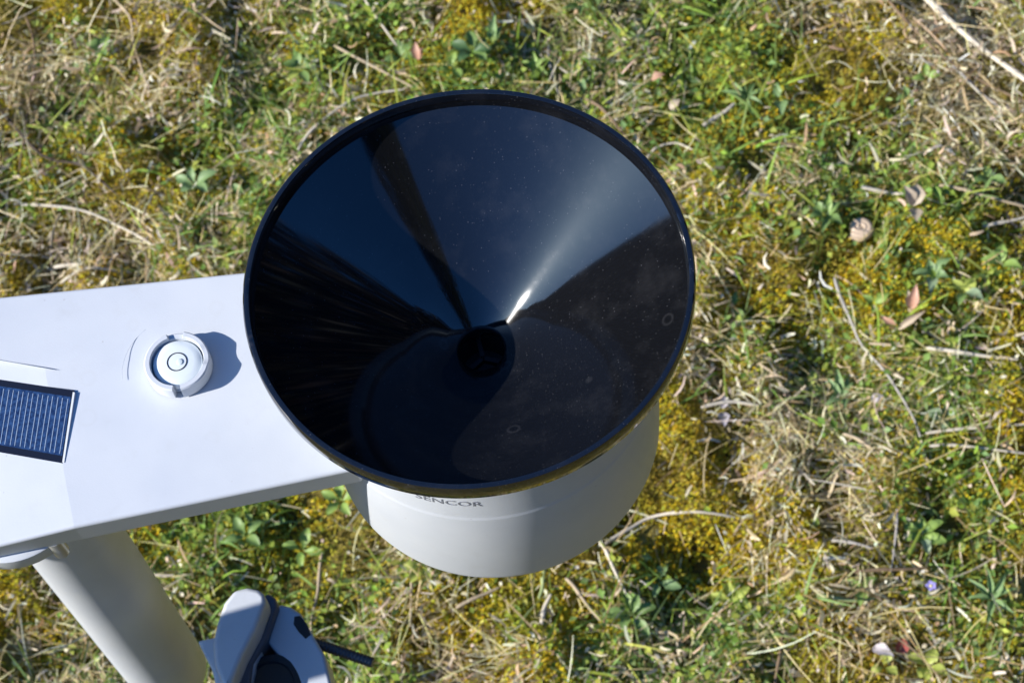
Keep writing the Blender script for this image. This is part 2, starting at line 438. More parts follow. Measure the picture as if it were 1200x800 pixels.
def moss():
    n = 330000
    P = scatter(n, lambda m, g, s: np.clip(.5 + 2.4 * m, .05, 1))
    m_, g_, s_ = masks(P[:, 0], P[:, 1])
    tuft = vnoise(P[:, 0], P[:, 1], 130)
    z = hgt(P[:, 0], P[:, 1]) + .002 + (.004 + .013 * np.clip(.5 + m_, 0, 1)) * tuft * U(.3, 1, n)
    col = palette(n, MOSS_C, .2)
    vg = np.clip(2.2 * (vnoise(P[:, 0], P[:, 1], 28) - .5), 0, 1)[:, None]; vb = np.clip(2.2 * (vnoise(P[:, 0] + 7, P[:, 1] + 2, 22) - .55), 0, 1)[:, None]
    col = col * (1 - .75 * vg) + .75 * vg * palette(n, [(.36, .40, .045), (.28, .33, .04)], .2); col = col * (1 - .7 * vb) + .7 * vb * palette(n, [(.34, .24, .05), (.24, .17, .05)], .2)
    gm = np.clip(.13 + 1.3 * g_ - .7 * m_ + .3 * (vnoise(P[:, 0], P[:, 1], 60) - .5), 0, .9)[:, None]
    sel = rng.random((n, 1)) < gm
    col = np.where(sel, palette(n, GREEN_C, .2), col)
    a1 = kites(P, U(.0022, .0052, n), U(.0009, .0019, n), np.where(rng.random(n) < .6, .12 + rng.normal(0, 1.1, n), U(0, 6.283, n)), U(.1, 1.2, n), U(.1, .6, n), z, col)
    Pf = scatter_far(60000, lambda m, g, s: np.clip(.5 + 2.2 * m, .1, 1)); k = len(Pf)
    a2 = kites(Pf, U(.005, .011, k), U(.002, .004, k), U(0, 6.283, k), U(.1, 1.3, k), U(.1, .6, k), hgt(Pf[:, 0], Pf[:, 1]) + U(0, .008, k), palette(k, MOSS_C + GREEN_C[:3], .2))
    V = np.r_[a1[0], a2[0]]; idx = np.r_[a1[1], a2[1] + len(a1[0])]
    o = np_mesh('moss', V, idx, np.r_[a1[2], a2[2]], np.r_[a1[3], a2[3]], MOSSM)
    tag(o, 'mustard yellow and olive moss cushions covering the soil', 'moss', kind='stuff')


def thatch():
    n = 37000
    P = scatter(n, lambda m, g, s: np.clip(.30 + 2.0 * s - 1.1 * m, .03, 1))
    L = .005 + .022 * rng.random(n) ** 2.2; big = rng.random(n) < .045; L = np.where(big, U(.03, .06, n), L)
    W = U(.0004, .0011, n) * np.where(big, 1.2, 1)
    el = rng.normal(.10, .22, n); z = hgt(P[:, 0], P[:, 1]) + .002 + .014 * rng.random(n) ** 1.3
    # strands lie combed in local directions, loosely
    az = 6.283 * vnoise(P[:, 0] + 3, P[:, 1], 7) * 1.3 + rng.normal(0, .9, n)
    col = palette(n, STRAW_C, .16)
    a1 = blades(P, L, W, az, el, rng.normal(.2, .3, n), rng.normal(0, .4, n), z, col, 4, .4)
    Pf = scatter_far(26000, lambda m, g, s: np.clip(.4 + 1.6 * s, .1, 1)); k = len(Pf)
    a2 = blades(Pf, U(.02, .06, k), U(.0012, .0025, k), U(0, 6.283, k), rng.normal(.15, .25, k), rng.normal(.3, .3, k), rng.normal(0, .7, k),
                hgt(Pf[:, 0], Pf[:, 1]) + U(.002, .016, k), palette(k, STRAW_C, .16), 3, .4)
    k = 3800; P = scatter(k, lambda m, g, s: np.clip(.5 + .8 * s, .2, 1))      # loose strands on top
    a3 = blades(P, .008 + .03 * rng.random(k) ** 1.6, U(.0004, .0009, k), U(0, 6.283, k), rng.normal(.12, .2, k), rng.normal(.2, .25, k), rng.normal(0, .4, k),
                hgt(P[:, 0], P[:, 1]) + U(.011, .02, k), palette(k, STRAW_C, .14), 4, .4)
    a2 = (np.r_[a2[0], a3[0]], np.r_[a2[1], a3[1] + len(a2[0])], np.r_[a2[2], a3[2]], np.r_[a2[3], a3[3]])
    o = np_mesh('dry_grass', np.r_[a1[0], a2[0]], np.r_[a1[1], a2[1] + len(a1[0])], np.r_[a1[2], a2[2]], np.r_[a1[3], a2[3]], GUNK)
    tag(o, 'matted dead straw coloured grass lying over the moss', 'dry grass', kind='stuff')


def green_grass():
    n = 9000
    P = scatter(n, lambda m, g, s: np.clip(.22 + 2.2 * g, .03, 1))
    cl = .012 * rng.standard_normal((n, 2)); 
    L = .010 + .034 * rng.random(n) ** 1.6
    a1 = blades(P, L, U(.0009, .0021, n), U(0, 6.283, n), U(.15, 1.2, n), U(.2, 1.3, n), rng.normal(0, .4, n),
                hgt(P[:, 0], P[:, 1]) + U(.001, .006, n), palette(n, GREEN_C, .2), 3, .12)
    Pf = scatter_far(22000, lambda m, g, s: np.clip(.4 + 1.6 * g, .1, 1)); k = len(Pf)
    a2 = blades(Pf, U(.02, .06, k), U(.0018, .0035, k), U(0, 6.283, k), U(.3, 1.3, k), U(.2, 1.2, k), rng.normal(0, .4, k),
                hgt(Pf[:, 0], Pf[:, 1]), palette(k, GREEN_C, .2), 3, .12)
    o = np_mesh('green_grass', np.r_[a1[0], a2[0]], np.r_[a1[1], a2[1] + len(a1[0])], np.r_[a1[2], a2[2]], np.r_[a1[3], a2[3]], LEAFM)
    tag(o, 'short fresh green grass blades growing through the moss', 'grass', kind='stuff')


def litter():
    n = 25000
    P = scatter(n, lambda m, g, s: np.clip(.42 + 1.2 * s - .8 * m, .05, 1))
    a1 = blades(P, .002 + .015 * rng.random(n) ** 2.4, U(.0008, .0026, n), U(0, 6.283, n), rng.normal(.15, .4, n), rng.normal(.2, .8, n), rng.normal(0, 1.0, n),
                hgt(P[:, 0], P[:, 1]) + .004 + .012 * rng.random(n), palette(n, FLAKE_C, .14), 3, .5)
    o = np_mesh('leaf_litter', a1[0], a1[1], a1[2], a1[3], GUNK)
    tag(o, 'pale curled scraps of dead leaf scattered over the lawn', 'leaf litter', kind='stuff')


def small_leaves():
    n = 17000
    P = scatter(n, lambda m, g, s: np.clip(.05 + 2.6 * g, .01, 1))
    L = U(.003, .0075, n)
    a1 = kites(P, L, L * U(.4, .75, n), U(0, 6.283, n), rng.normal(.35, .35, n), U(.05, .6, n),
               hgt(P[:, 0], P[:, 1]) + .004 + .012 * rng.random(n), palette(n, GREEN_C, .18))
    o = np_mesh('ground_cover', a1[0], a1[1], a1[2], a1[3], LEAFM)
    tag(o, 'small green weed leaves mixed into the moss', 'ground cover', kind='stuff')


moss(); thatch(); green_grass(); litter(); small_leaves()

# ------------------------------------------------------------------ weather station
def Z(z): return z + Z0

station = empty('weather_station', (-.103, -.028, 0))
tag(station, 'white plastic weather station with black rain funnel on its arm, standing over the lawn', 'weather station')

ZT = Z(-.034)
# arm: two gently tilted roof planes and a solar plane dipping to the west
Apt = np.array(unproj((106, 440), ZT)); xA, yA = Apt[0], Apt[1]
Ept = np.array(unproj((285, 412), ZT))
sl = (Ept[1] - yA) / (Ept[0] - xA)
west = -.213
north = lambda x: .0345 - .0764 * (x + .0685)
south = lambda x: -.0374 + .0406 * -(x + .046) * 1.0 if False else -.0374 + .0406 * (x + .046)
AWp = np.array(unproj((0, 423), ZT)); slw = (AWp[1] - yA) / (AWp[0] - xA)
xB = unproj((84, 600), ZT)[0]
dip = .09
def zpan(x): return ZT - dip * min(xA - x, .075) if x < xA else ZT
pn = np.array([-dip, 0, 1.0]); pn /= np.linalg.norm(pn); pn = np.array([-math.sin(math.atan(dip)), 0, math.cos(math.atan(dip))])
xE = -.041
x9 = xA - .075
tv = dict(NW=(west, north(west), ZT), N9=(x9, north(x9), ZT), NE=(xE, north(xE), ZT),
          E=(xE, yA + sl * (xE - xA), ZT), A=(xA, yA, ZT), SE=(xE, south(xE), ZT - .0008), B=(xB, south(xB), zpan(xB)),
          PA=(x9, yA + slw * (x9 - xA), ZT), PW=(west, yA + slw * (west - xA), ZT),
          QA=(x9, yA + slw * (x9 - xA) + .006, zpan(x9)), QW=(west, yA + slw * (west - xA) + .006, zpan(west)),
          S9=(x9, south(x9), zpan(x9)), SW=(west, south(west), zpan(west)))
ZB = Z(-.0475)
names = list(tv); ix = {k: i for i, k in enumerate(names)}
V = [tv[k] for k in names]
def low(k):
    x, y, z = tv[k]; nm = k + '_'; ix[nm] = len(V); s_ = .0012 if y > 0 else -.0012
    V.append((x, y - s_, ZB)); return nm
for k in ('NW', 'N9', 'NE', 'SE', 'B', 'S9', 'SW', 'E', 'QW', 'PW'): low(k)
fc = [('NW', 'N9', 'PA', 'PW'), ('N9', 'NE', 'E', 'A', 'PA'), ('A', 'E', 'SE', 'B'), ('A', 'B', 'S9', 'QA'), ('QA', 'S9', 'SW', 'QW'),
      ('A', 'QA', 'PA'), ('PA', 'QA', 'QW', 'PW'), ('NE', 'N9', 'N9_', 'NE_'), ('N9', 'NW', 'NW_', 'N9_'), ('SE', 'SE_', 'B_', 'B'),
      ('B', 'B_', 'S9_', 'S9'), ('S9', 'S9_', 'SW_', 'SW'), ('NE', 'NE_', 'SE_', 'SE', 'E'), ('NW', 'PW', 'QW', 'SW', 'SW_', 'NW_'),
      ('NW_', 'SW_', 'S9_', 'B_', 'SE_', 'NE_', 'N9_')]
arm_me = solid([v for v in V], [tuple(ix[k] for k in q) for q in fc])
bmx = bmesh.new(); bmx.from_mesh(arm_me); bmesh.ops.delete(bmx, geom=[v for v in bmx.verts if not v.link_faces], context='VERTS'); arm_me = bm_mesh(bmx)
bmx = bmesh.new(); bmx.from_mesh(arm_me)
rim_e = [e_ for e_ in bmx.edges if len(e_.link_faces) == 2 and e_.calc_face_angle() > .9 and (abs(e_.verts[0].co.y - yA) > .02 or abs(e_.verts[1].co.y - yA) > .02)]
bmesh.ops.bevel(bmx, geom=rim_e, offset=.0013, segments=6, affect='EDGES', profile=.5)
arm_me = bm_mesh(bmx)
arm = link('arm', arm_me, WHITE, station); shade_smooth(arm, 1.2)

# unseen mast added to the west, shaped to shade post and clamp
mx_, my_ = -.36, -.046
mast = link('shadow_mast', lathe([(.008, -.03), (.008, Z(-.14)), (.00001, Z(-.1395))], 40, mx_, my_ - .014), WHITE, station); shade_smooth(mast, 40)
sp = [(.00001, Z(-.032)), (.0225, Z(-.032)), (.024, Z(-.030)), (.024, Z(.060)), (.0225, Z(.062)), (.00001, Z(.062))]
shade_smooth(link('shadow_cylinder', lathe(sp, 48, mx_, my_), WHITE, mast), 40)
shade_smooth(link('shadow_tube', lathe([(.00001, Z(-.142)), (.0130, Z(-.142)), (.0145, Z(-.140)), (.0145, Z(-.030))], 40, mx_, my_ - .0075), WHITE, mast), 40)  # added tube, offset to set the shadow edge on the clamp
bevel(link('added_strut', solid(*prism([(-.205, -.036), (-.205, -.022), (mx_, my_ + .008), (mx_, my_ - .008)], Z(-.040), Z(-.0475))), WHITE, station), .001, 2)  # added bar joining the unseen mast to the arm

# solar panel ---------------------------------------------------------------
pp = np.array([xA, yA, ZT]) + pn * .00005
c_tr = unplane((87, 457), pp, pn); c_br = unplane((74, 543), pp, pn); c_tl0 = unplane((0, 444), pp, pn); c_bl0 = unplane((0, 530), pp, pn)
ex = (c_tl0 - c_tr); ex /= np.linalg.norm(ex); LW = .052
c_tl = c_tr + ex * LW; exb = (c_bl0 - c_br) / np.linalg.norm(c_bl0 - c_br); c_bl = c_br + exb * LW
def slab(q, up, down):
    q = [np.array(k) for k in q]
    v = [k + pn * up for k in q] + [k - pn * down for k in q]
    return solid(v, [(0, 1, 2, 3), (7, 6, 5, 4), (0, 4, 5, 1), (1, 5, 6, 2), (2, 6, 7, 3), (3, 7, 4, 0)])
def bil(u, v): return (c_tr * (1 - u) + c_tl * u) * (1 - v) + (c_br * (1 - u) + c_bl * u) * v
m_, n_, l_, b_ = nodes('solar_glass')
tc = n_.new('ShaderNodeTexCoord'); tx = n_.new('ShaderNodeTexNoise'); tx.inputs['Scale'].default_value = 900; tx.inputs['Detail'].default_value = 4
l_.new(tc.outputs['Object'], tx.inputs['Vector']); rp = n_.new('ShaderNodeValToRGB'); rp.color_ramp.elements[0].color = (.008, .022, .075, 1); rp.color_ramp.elements[1].color = (.03, .075, .19, 1)
rp.color_ramp.elements[0].position = .35; rp.color_ramp.elements[1].position = .7
l_.new(tx.outputs['Fac'], rp.inputs['Fac']); l_.new(rp.outputs['Color'], b_.inputs['Base Color']); b_.inputs['Roughness'].default_value = .22
CELL = m_
panel = bevel(link('solar_panel', slab([c_tr, c_tl, c_bl, c_br],   .00005, .002), plain('panel_border', (.010, .012, .022), .2), station), .0002, 1)
link('solar_cell', slab([bil(.012, .1), bil(.99, .1), bil(.99, .9), bil(.012, .9)], .00012, .0002), CELL, panel)
v = []; f = []
k = 0; u = .028; step = [.0345, .0285]
while u < .98:
    q = [bil(u, .13), bil(u + .0032, .13), bil(u + .0032, .88), bil(u, .88)]; o = len(v)
    v += [p + pn * .0002 for p in q] + [p + pn * .00005 for p in q]
    f += [tuple(o + t for t in fc_) for fc_ in ((0, 1, 2, 3), (0, 4, 5, 1), (1, 5, 6, 2), (2, 6, 7, 3), (3, 7, 4, 0))]
    u += step[k % 2]; k += 1
link('grid_lines', solid(v, f), plain('silver_lines', (.34, .42, .55), .45), panel)
link('edge_strip', slab([bil(-.006, .03), bil(.006, .03), bil(.006, .985), bil(-.006, .985)], .00012, .0006), plain('pale_edge', (.66, .68, .70), .3), panel)

# bubble level ---------------------------------------------------------------
lc = unproj((211, 431), ZT); lx, ly = lc[0], lc[1]; lz = ZT - .0002
def ring_wall(ri, ro, z0, prof, n=120, skip=None):
    v = []; f = []; keep = []
    for i in range(n):
        t = 2 * math.pi * i / n; h = prof(t)
        c, s = math.cos(t), math.sin(t); ch = .0004
        for r, z in ((ro, z0), (ro, z0 + h - ch), (ro - ch, z0 + h), (ri + ch * .6, z0 + h), (ri, z0 + h - ch), (ri, z0)):
            v.append((lx + r * c, ly + r * s, z))
    for i in range(n):
        j = (i + 1) % n; gi, gj = skip(2 * math.pi * i / n), skip(2 * math.pi * j / n)
        if gi and gj: continue
        if gi != gj:
            e_ = j if gi else i; f.append(tuple(e_ * 6 + k for k in range(6)))
            continue
        for k in range(6):
            k2 = (k + 1) % 6; f.append((i * 6 + k, j * 6 + k, j * 6 + k2, i * 6 + k2))
    return solid(v, f)
def angd(t, c): return abs((t - math.radians(c) + math.pi) % (2 * math.pi) - math.pi)
lvl_prof = lambda t: .0053 - .0010 * max(0, math.cos(min(1.57, angd(t, 4) * 4))) - (.0012 if angd(t, 88) < .25 else 0)
lvl_skip = lambda t: angd(t, 266) < .11
level = link('bubble_level', ring_wall(.0080, .0099, lz, lvl_prof, 120, lvl_skip), WHITE, station); shade_smooth(level, 40)
link('level_seat', lathe([(.0079, lz + .0003), (.0079, lz + .0009), (0, lz + .0009)], 48, lx, ly), WHITE, level, True)
vial = link('vial', lathe([(.0075, lz + .0004), (.0075, lz + .0036), (.0071, lz + .0040), (.0050, lz + .0042), (.0028, lz + .0044), (0.00001, lz + .00445)], 56, lx, ly), VIAL, level, True)
link('level_circle', lathe([(.0028, lz + .00453), (.0031, lz + .00453), (.0031, lz + .0042), (.0028, lz + .0042)], 40, lx, ly, closed=True), DARK, level)
link('bubble', lathe([(.0011, lz + .0043), (.0010, lz + .0046), (.0006, lz + .0047), (.00001, lz + .00472)], 24, lx + .0009, ly - .0002), plain('bubble_liquid', (.62, .70, .72), .05), level, True)
# faint moulding mark round the west side of the level
arc = [(lx + .0178 * math.cos(math.radians(q)), ly + .0178 * math.sin(math.radians(q)), ZT - .000055) for q in range(122, 186, 4)]
v, f = tube(arc, .00008, 6); link('moulding_mark', solid(v, f), WHITE, level, True)

# rain gauge ---------------------------------------------------------------
body_p = [(.00001, Z(-.1035)), (.0500, Z(-.1035)), (.0522, Z(-.1030)), (.0531, Z(-.1018)), (.0536, Z(-.0995)), (.0538, Z(-.0512)), (.0537, Z(-.0504)), (.0535, Z(-.0496)), (.05345, Z(-.0490)),
          (.0517, Z(-.0215)), (.0500, Z(-.0215))]
gauge = link('gauge_body', lathe(body_p, 128), WHITE, station); shade_smooth(gauge, 28)
# side web under the arm, fading into the body towards its foot
ca, sa = math.cos(math.radians(217.5)), math.sin(math.radians(217.5))
wv = [(.0538 * ca, .0538 * sa, Z(-.046)), (-.0575, -.0170, Z(-.046)), (-.045, .004, Z(-.046)), (-.036, -.020, Z(-.046)),
      (.0532 * ca, .0532 * sa, Z(-.1020)), (-.0475, -.0200, Z(-.1020)), (-.040, .004, Z(-.1020)), (-.036, -.020, Z(-.1020))]
link('side_web', solid(wv, [(0, 1, 2, 3), (7, 6, 5, 4), (0, 4, 5, 1), (1, 5, 6, 2), (2, 6, 7, 3), (3, 7, 4, 0)]), WHITE, gauge)

# funnel
def cone_z(r):
    """wide shallow cone, a little steeper close to the outlet"""
    z = -.0056; hi = .0624
    for lo, k in ((.0205, .695), (.0170, .735), (0, .785)):
        z -= k * (hi - max(r, lo)) if r < hi else 0
        hi = lo
        if r >= lo: break
    return z
fp = [(.0645, Z(-.0066)), (.0650, Z(-.0060)), (.06505, Z(-.0030)), (.0650, Z(-.0007)), (.0646, Z(-.0001)), (.0641, Z(0.0)), (.0632, Z(-.0001)), (.0628, Z(-.0006)), (.0625, Z(-.0044)), (.0624, Z(cone_z(.0624)))]
fp += [(r, Z(cone_z(r))) for r in (.058, .05, .04, .032, .0255, .0225, .0205, .0188, .0170, .0150, .011, .0078)]
fp += [(.0070, Z(cone_z(.0070) - .0002)), (.0068, Z(cone_z(.0070) - .0009)), (.0068, Z(-.062)), (.0082, Z(-.062)), (.0090, Z(-.0492))]
fp += [(r, Z(cone_z(r) - .0026)) for r in (.02, .04, .055)] + [(.0605, Z(-.0105)), (.0615, Z(-.0070))]
funnel = link('funnel', lathe(fp, 256, closed=True), BLACK, station); shade_smooth(funnel, 45)
v = []; f = []
for aa in (95, 215, 335):
    t = math.radians(aa); c, s = math.cos(t), math.sin(t); w = .0007; o = len(v)
    for z in (Z(-.0510), Z(-.0534)):
        for r, q in ((0, -w), (.0070, -w), (.0070, w), (0, w)): v.append((r * c - q * s, r * s + q * c, z))
    f += [tuple(o + k for k in q) for q in ((0, 1, 2, 3), (4, 7, 6, 5), (0, 4, 5, 1), (1, 5, 6, 2), (2, 6, 7, 3), (3, 7, 4, 0))]
link('outlet_grate', solid(v, f), plain('dull_black', (.006, .006, .007), .6, spec=.2), funnel)
link('outlet_floor', lathe([(.0069, Z(-.060)), (0.00001, Z(-.060))], 32), DARK, funnel)

# lettering, bent round the gauge body
fc = bpy.data.curves.new('lettering', 'FONT'); fc.body = 'SENCOR'; fc.size = .0043; fc.align_x = 'CENTER'; fc.extrude = .00012; fc.resolution_u = 3
fo = bpy.data.objects.new('tmp_text', fc); COL.objects.link(fo); bpy.context.view_layer.update()
tme = bpy.data.meshes.new_from_object(fo.evaluated_get(bpy.context.evaluated_depsgraph_get())); bpy.data.objects.remove(fo)
bm = bmesh.new(); bm.from_mesh(tme); bmesh.ops.subdivide_edges(bm, edges=[e_ for e_ in bm.edges if e_.calc_length() > .0012], cuts=2)
bmesh.ops.triangulate(bm, faces=bm.faces)
TAZ, TZ = math.radians(-108.4), Z(-.0412)
for q in bm.verts:
    zz = TZ + q.co.y * .95; r = .0517 + (Z(-.0215) - zz) * .0637 + q.co.z; t = TAZ + q.co.x * 1.22 / .053
    q.co = Vector((r * math.cos(t), r * math.sin(t), zz))
link('lettering', bm_mesh(bm), PRINT, gauge)

# post, collar, screw ---------------------------------------------------------
def post_axis(z): return (-.1576 + .0258 * (z + .05), .0135 - .0373 * (z + .05))
pa = [(*post_axis(z), Z(z)) for z in (-.046, -.08, -.12, -.18, -.25, -.31, -.352, -.358)]
v, f = tube(pa, .0173, 48, taper=[1, 1, 1, 1, 1, 1, 1, .82]); post = link('post', solid(v, f), WHITE, station); shade_smooth(post, 40)
sa_ = math.radians(207); v, f = tube([(p[0] + .0173 * math.cos(sa_), p[1] + .0173 * math.sin(sa_), p[2]) for p in pa[:-1]], .00022, 6)
link('mould_seam', solid(v, f), WHITE, post, True)
col_p = unproj((14, 582), Z(-.050))
hub = link('hub', lathe([(.00001, Z(-.0555)), (.0195, Z(-.0555)), (.0212, Z(-.0550)), (.0218, Z(-.0538)), (.0218, Z(-.0485)), (.0212, Z(-.0480)), (.00001, Z(-.0480))], 64, col_p[0], col_p[1]), WHITE, station); shade_smooth(hub, 40)
sp_ = unproj((69, 641), Z(-.0530)); v = []; f = []
for i in range(9):
    z = Z(-.0470) - i * .0011
    a1, b1 = tube([(sp_[0], sp_[1], z), (sp_[0], sp_[1], z - .00055), (sp_[0], sp_[1], z - .0011)], .0021, 12, taper=[1, 1.16, 1]); o = len(v)
    v += a1; f += [tuple(o + k for k in q) for q in b1]
screw = link('screw', solid(v, f), STEEL, station); shade_smooth(screw, 30)

# clamp ----------------------------------------------------------------------
ZC = -.212
def outline(pts, z): return [tuple(unproj(p, Z(z))[:2]) for p in pts]
lobe = outline([(262, 806), (251, 778), (249, 752), (254, 730), (262, 706), (274, 691), (290, 687), (304, 690), (311, 697), (311, 706), (300, 736), (284, 766), (272, 796), (268, 830), (256, 830)], ZC + .004)
clamp = bevel(link('clamp', solid(*prism(lobe, Z(ZC + .004), Z(ZC - .030))), WHITE, station), .0026, 3, 25); shade_smooth(clamp, 40)
plate = outline([(322, 712), (328, 707), (340, 710), (352, 718), (366, 742), (380, 766), (388, 800), (390, 840), (362, 840), (352, 800), (338, 776), (324, 764), (314, 752), (314, 736)], ZC - .012)
jaw = bevel(link('clamp_jaw', solid(*prism(plate, Z(ZC - .012), Z(ZC - .034))), WHITE, clamp), .0014, 3, 25); shade_smooth(jaw, 40)
shade_band = outline([(300, 712), (312, 694), (323, 700), (325, 710), (312, 748), (296, 776), (288, 830), (262, 830), (268, 790)], ZC - .007)
bevel(link('clamp_shade_band', solid(*prism(shade_band, Z(ZC - .007), Z(ZC - .032))), plain('shaded_plastic', (.10, .11, .14), .5, bump=.1), clamp), .001, 2)  # white plastic beside the lobe, its deep shade put into the dark grey
web = outline([(231, 750), (262, 744), (300, 740), (312, 750), (300, 775), (285, 840), (262, 840), (248, 784)], ZC - .009)
bevel(link('clamp_web', solid(*prism(web, Z(ZC - .009), Z(ZC - .024))), WHITE, clamp), .001, 2)
p1, p2 = unproj((352, 747), Z(ZC - .020)), unproj((437, 776), Z(ZC - .020)); v = []; f = []
N_ = 40
pts = [p1 + (p2 - p1) * i / N_ for i in range(N_ + 1)]
v, f = tube(pts, .0019, 12, taper=[1 + .14 * (i % 2) for i in range(N_ + 1)]); bolt = link('bolt', solid(v, f), BOLT, clamp); shade_smooth(bolt, 30)
hole = outline([(345, 722), (352, 721), (360, 731), (364, 743), (358, 748), (350, 740), (344, 731)], ZC - .0118)
link('slot', solid(*prism(hole, Z(ZC - .0118), Z(ZC - .0130))), DARK, clamp)
pc = unproj((318, 800), Z(ZC - .012))
pole = link('pole', lathe([(.0112, 0 - .05), (.0112, Z(ZC - .020))], 48, pc[0], pc[1]), plain('grey_pole', (.22, .23, .25), .35, metal=.7), station); shade_smooth(pole)
cap = link('pole_cap', lathe([(.0122, Z(ZC - .030)), (.0122, Z(ZC - .014)), (.0112, Z(ZC - .0122)), (.0085, Z(ZC - .0116)), (.0080, Z(ZC - .0130)), (.00001, Z(ZC - .0135))], 48, pc[0], pc[1]), DARK, pole); shade_smooth(cap, 40)

# ------------------------------------------------------------------ single stalks, weeds and scraps on the lawn
PX = 1.3 / F                                   # metres per photograph pixel at the lawn
def on_lawn(px, lift=.016):
    p = unproj(px, .012); return np.array([p[0], p[1], hgt(p[0], p[1]) + lift])

STALK = {'pale': plain('pale_straw', (.62, .55, .43), .55, bump=.3, bscale=400, vary=.22), 'tan': plain('tan_straw', (.46, .36, .23), .6, bump=.3, bscale=400, vary=.25),
         'brown': plain('brown_stem', (.20, .135, .075), .65, bump=.3, bscale=400, vary=.25), 'grey': plain('grey_stem', (.38, .35, .31), .6, bump=.3, bscale=400, vary=.25),
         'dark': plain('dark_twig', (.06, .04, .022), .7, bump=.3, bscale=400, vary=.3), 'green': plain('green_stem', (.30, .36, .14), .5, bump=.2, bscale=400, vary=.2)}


def stalk(pts, wpx, col, label, name='dry_stalk', cat='dry stalk', lift=.0145, group=None):
    P = [on_lawn(p, lift) for p in pts]
    Q = []
    for i in range(len(P) - 1):
        p0, p1, p2, p3 = P[max(i - 1, 0)], P[i], P[i + 1], P[min(i + 2, len(P) - 1)]
        for k in range(5):
            t = k / 5; Q.append(.5 * (2 * p1 + (p2 - p0) * t + (2 * p0 - 5 * p1 + 4 * p2 - p3) * t * t + (3 * p1 - p0 - 3 * p2 + p3) * t ** 3))
    Q.append(P[-1]); n = len(Q)
    zs = np.array([q[2] for q in Q]); zs = zs * .4 + .6 * zs.mean() + .0006 * np.sin(np.arange(n) * .5 + wpx)
    Q = [np.array([q[0] + .0003 * math.sin(i * .9 + wpx * 3), q[1] + .0003 * math.sin(i * .7), z]) for i, (q, z) in enumerate(zip(Q, zs))]
    tp = [(1 - .45 * i / n) * (1.3 if i % 9 == 4 else 1) * (.55 if i in (0, n - 1) else 1) for i in range(n)]
    v, f = tube(Q, wpx * PX * .39, 7, taper=tp)
    o = link(name, solid(v, f), STALK[col]); shade_smooth(o, 60)
    base = Vector(Q[0]); o.data.transform(Matrix.Translation(-base)); o.location = base
    tag(o, label, cat, group)
    return o


stalk([(1080, -14), (1110, 16), (1150, 52), (1212, 104)], 13, 'pale', 'thick whitish dry stalk crossing the top right corner of the lawn')
stalk([(1035, -8), (1065, 32), (1110, 72), (1160, 96), (1215, 128)], 5, 'brown', 'thin brown stem running beside the thick whitish stalk')
stalk([(1116, 78), (1140, 98), (1172, 124)], 6, 'grey', 'short grey stalk with a dark broken end below the brown stem')
stalk([(1008, 226), (1034, 229), (1062, 233)], 7, 'pale', 'short pale straw pointing at the beige leaf clump right of the snail shell')
stalk([(1098, 231), (1140, 240), (1208, 252)], 6, 'tan', 'straight tan straw right of the long narrow green leaf')
stalk([(1152, 271), (1178, 264), (1206, 256)], 6, 'pale', 'short pale straw just below the straight tan one at the right edge')
stalk([(978, 322), (992, 362), (1012, 402), (1044, 440), (1072, 492), (1088, 546)], 5, 'grey', 'long thin grey brown stem running down from below the snail shell')
stalk([(1018, 402), (1062, 409)], 5, 'tan', 'short tan straw left of the long whitish straw that lies over a pink leaf scrap')
stalk([(1084, 412), (1130, 419), (1192, 426)], 7, 'pale', 'long whitish straw lying level near the right edge')
stalk([(1084, 508), (1136, 503), (1206, 498)], 5, 'pale', 'upper of two level pale straws at the right edge below the broad clover')
stalk([(1088, 526), (1128, 526), (1204, 533)], 5, 'pale', 'lower of two level pale straws at the right edge below the broad clover')
stalk([(14, 236), (90, 243), (140, 262), (180, 288)], 5, 'pale', 'pale straw arching above the left end of the white arm')
stalk([(68, 246), (58, 284), (60, 326)], 5, 'tan', 'upright tan straw just above the left end of the white arm')
stalk([(62, 312), (98, 311)], 7, 'pale', 'short broad pale straw close above the white arm')
stalk([(72, 330), (104, 318), (136, 315)], 5, 'pale', 'bent pale straw resting along the upper edge of the white arm')
stalk([(126, -6), (154, 26), (160, 60), (176, 112)], 5, 'tan', 'long bent straw hanging down from the top left edge')
stalk([(30, 18), (42, 70), (30, 150), (22, 210)], 4, 'brown', 'thin reddish brown stem standing upright near the top left corner')
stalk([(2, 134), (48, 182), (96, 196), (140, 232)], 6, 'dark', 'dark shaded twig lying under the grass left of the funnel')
stalk([(352, 186), (376, 158), (420, 126), (476, 114)], 5, 'pale', 'pale straw bowed close along the upper left rim of the funnel')
stalk([(392, 58), (440, 84), (486, 108)], 5, 'tan', 'tan straw slanting down to the rim above the bowed one')
stalk([(424, -6), (446, 32), (466, 54)], 5, 'pale', 'straight pale straw left of the dark green clover above the funnel')
stalk([(642, 52), (646, 82), (656, 112)], 5, 'grey', 'grey upright stem ending at the top of the funnel rim')
stalk([(686, 114), (712, 136), (738, 164)], 6, 'brown', 'brown stem lying along the upper right rim of the funnel')
stalk([(822, 148), (842, 132), (862, 117)], 9, 'pale', 'short thick pale stick left of the bluish grass tuft')
stalk([(756, 180), (770, 166), (792, 162), (812, 172)], 4, 'pale', 'hair thin straw curled in a hoop by the upper right rim')
stalk([(703, 638), (716, 664), (734, 700)], 6, 'pale', 'pale straw pointing down right from under the gauge body')
stalk([(735, 690), (748, 697), (762, 706)], 5, 'tan', 'short tan straw touching the foot of the pale one under the gauge')
stalk([(664, 682), (682, 702), (704, 730)], 6, 'tan', 'tan stalk with a light head below the gauge body')
stalk([(710, 638), (738, 618), (762, 604), (812, 602), (862, 606)], 6, 'pale', 'long pale straw curving out to the right of the gauge body')
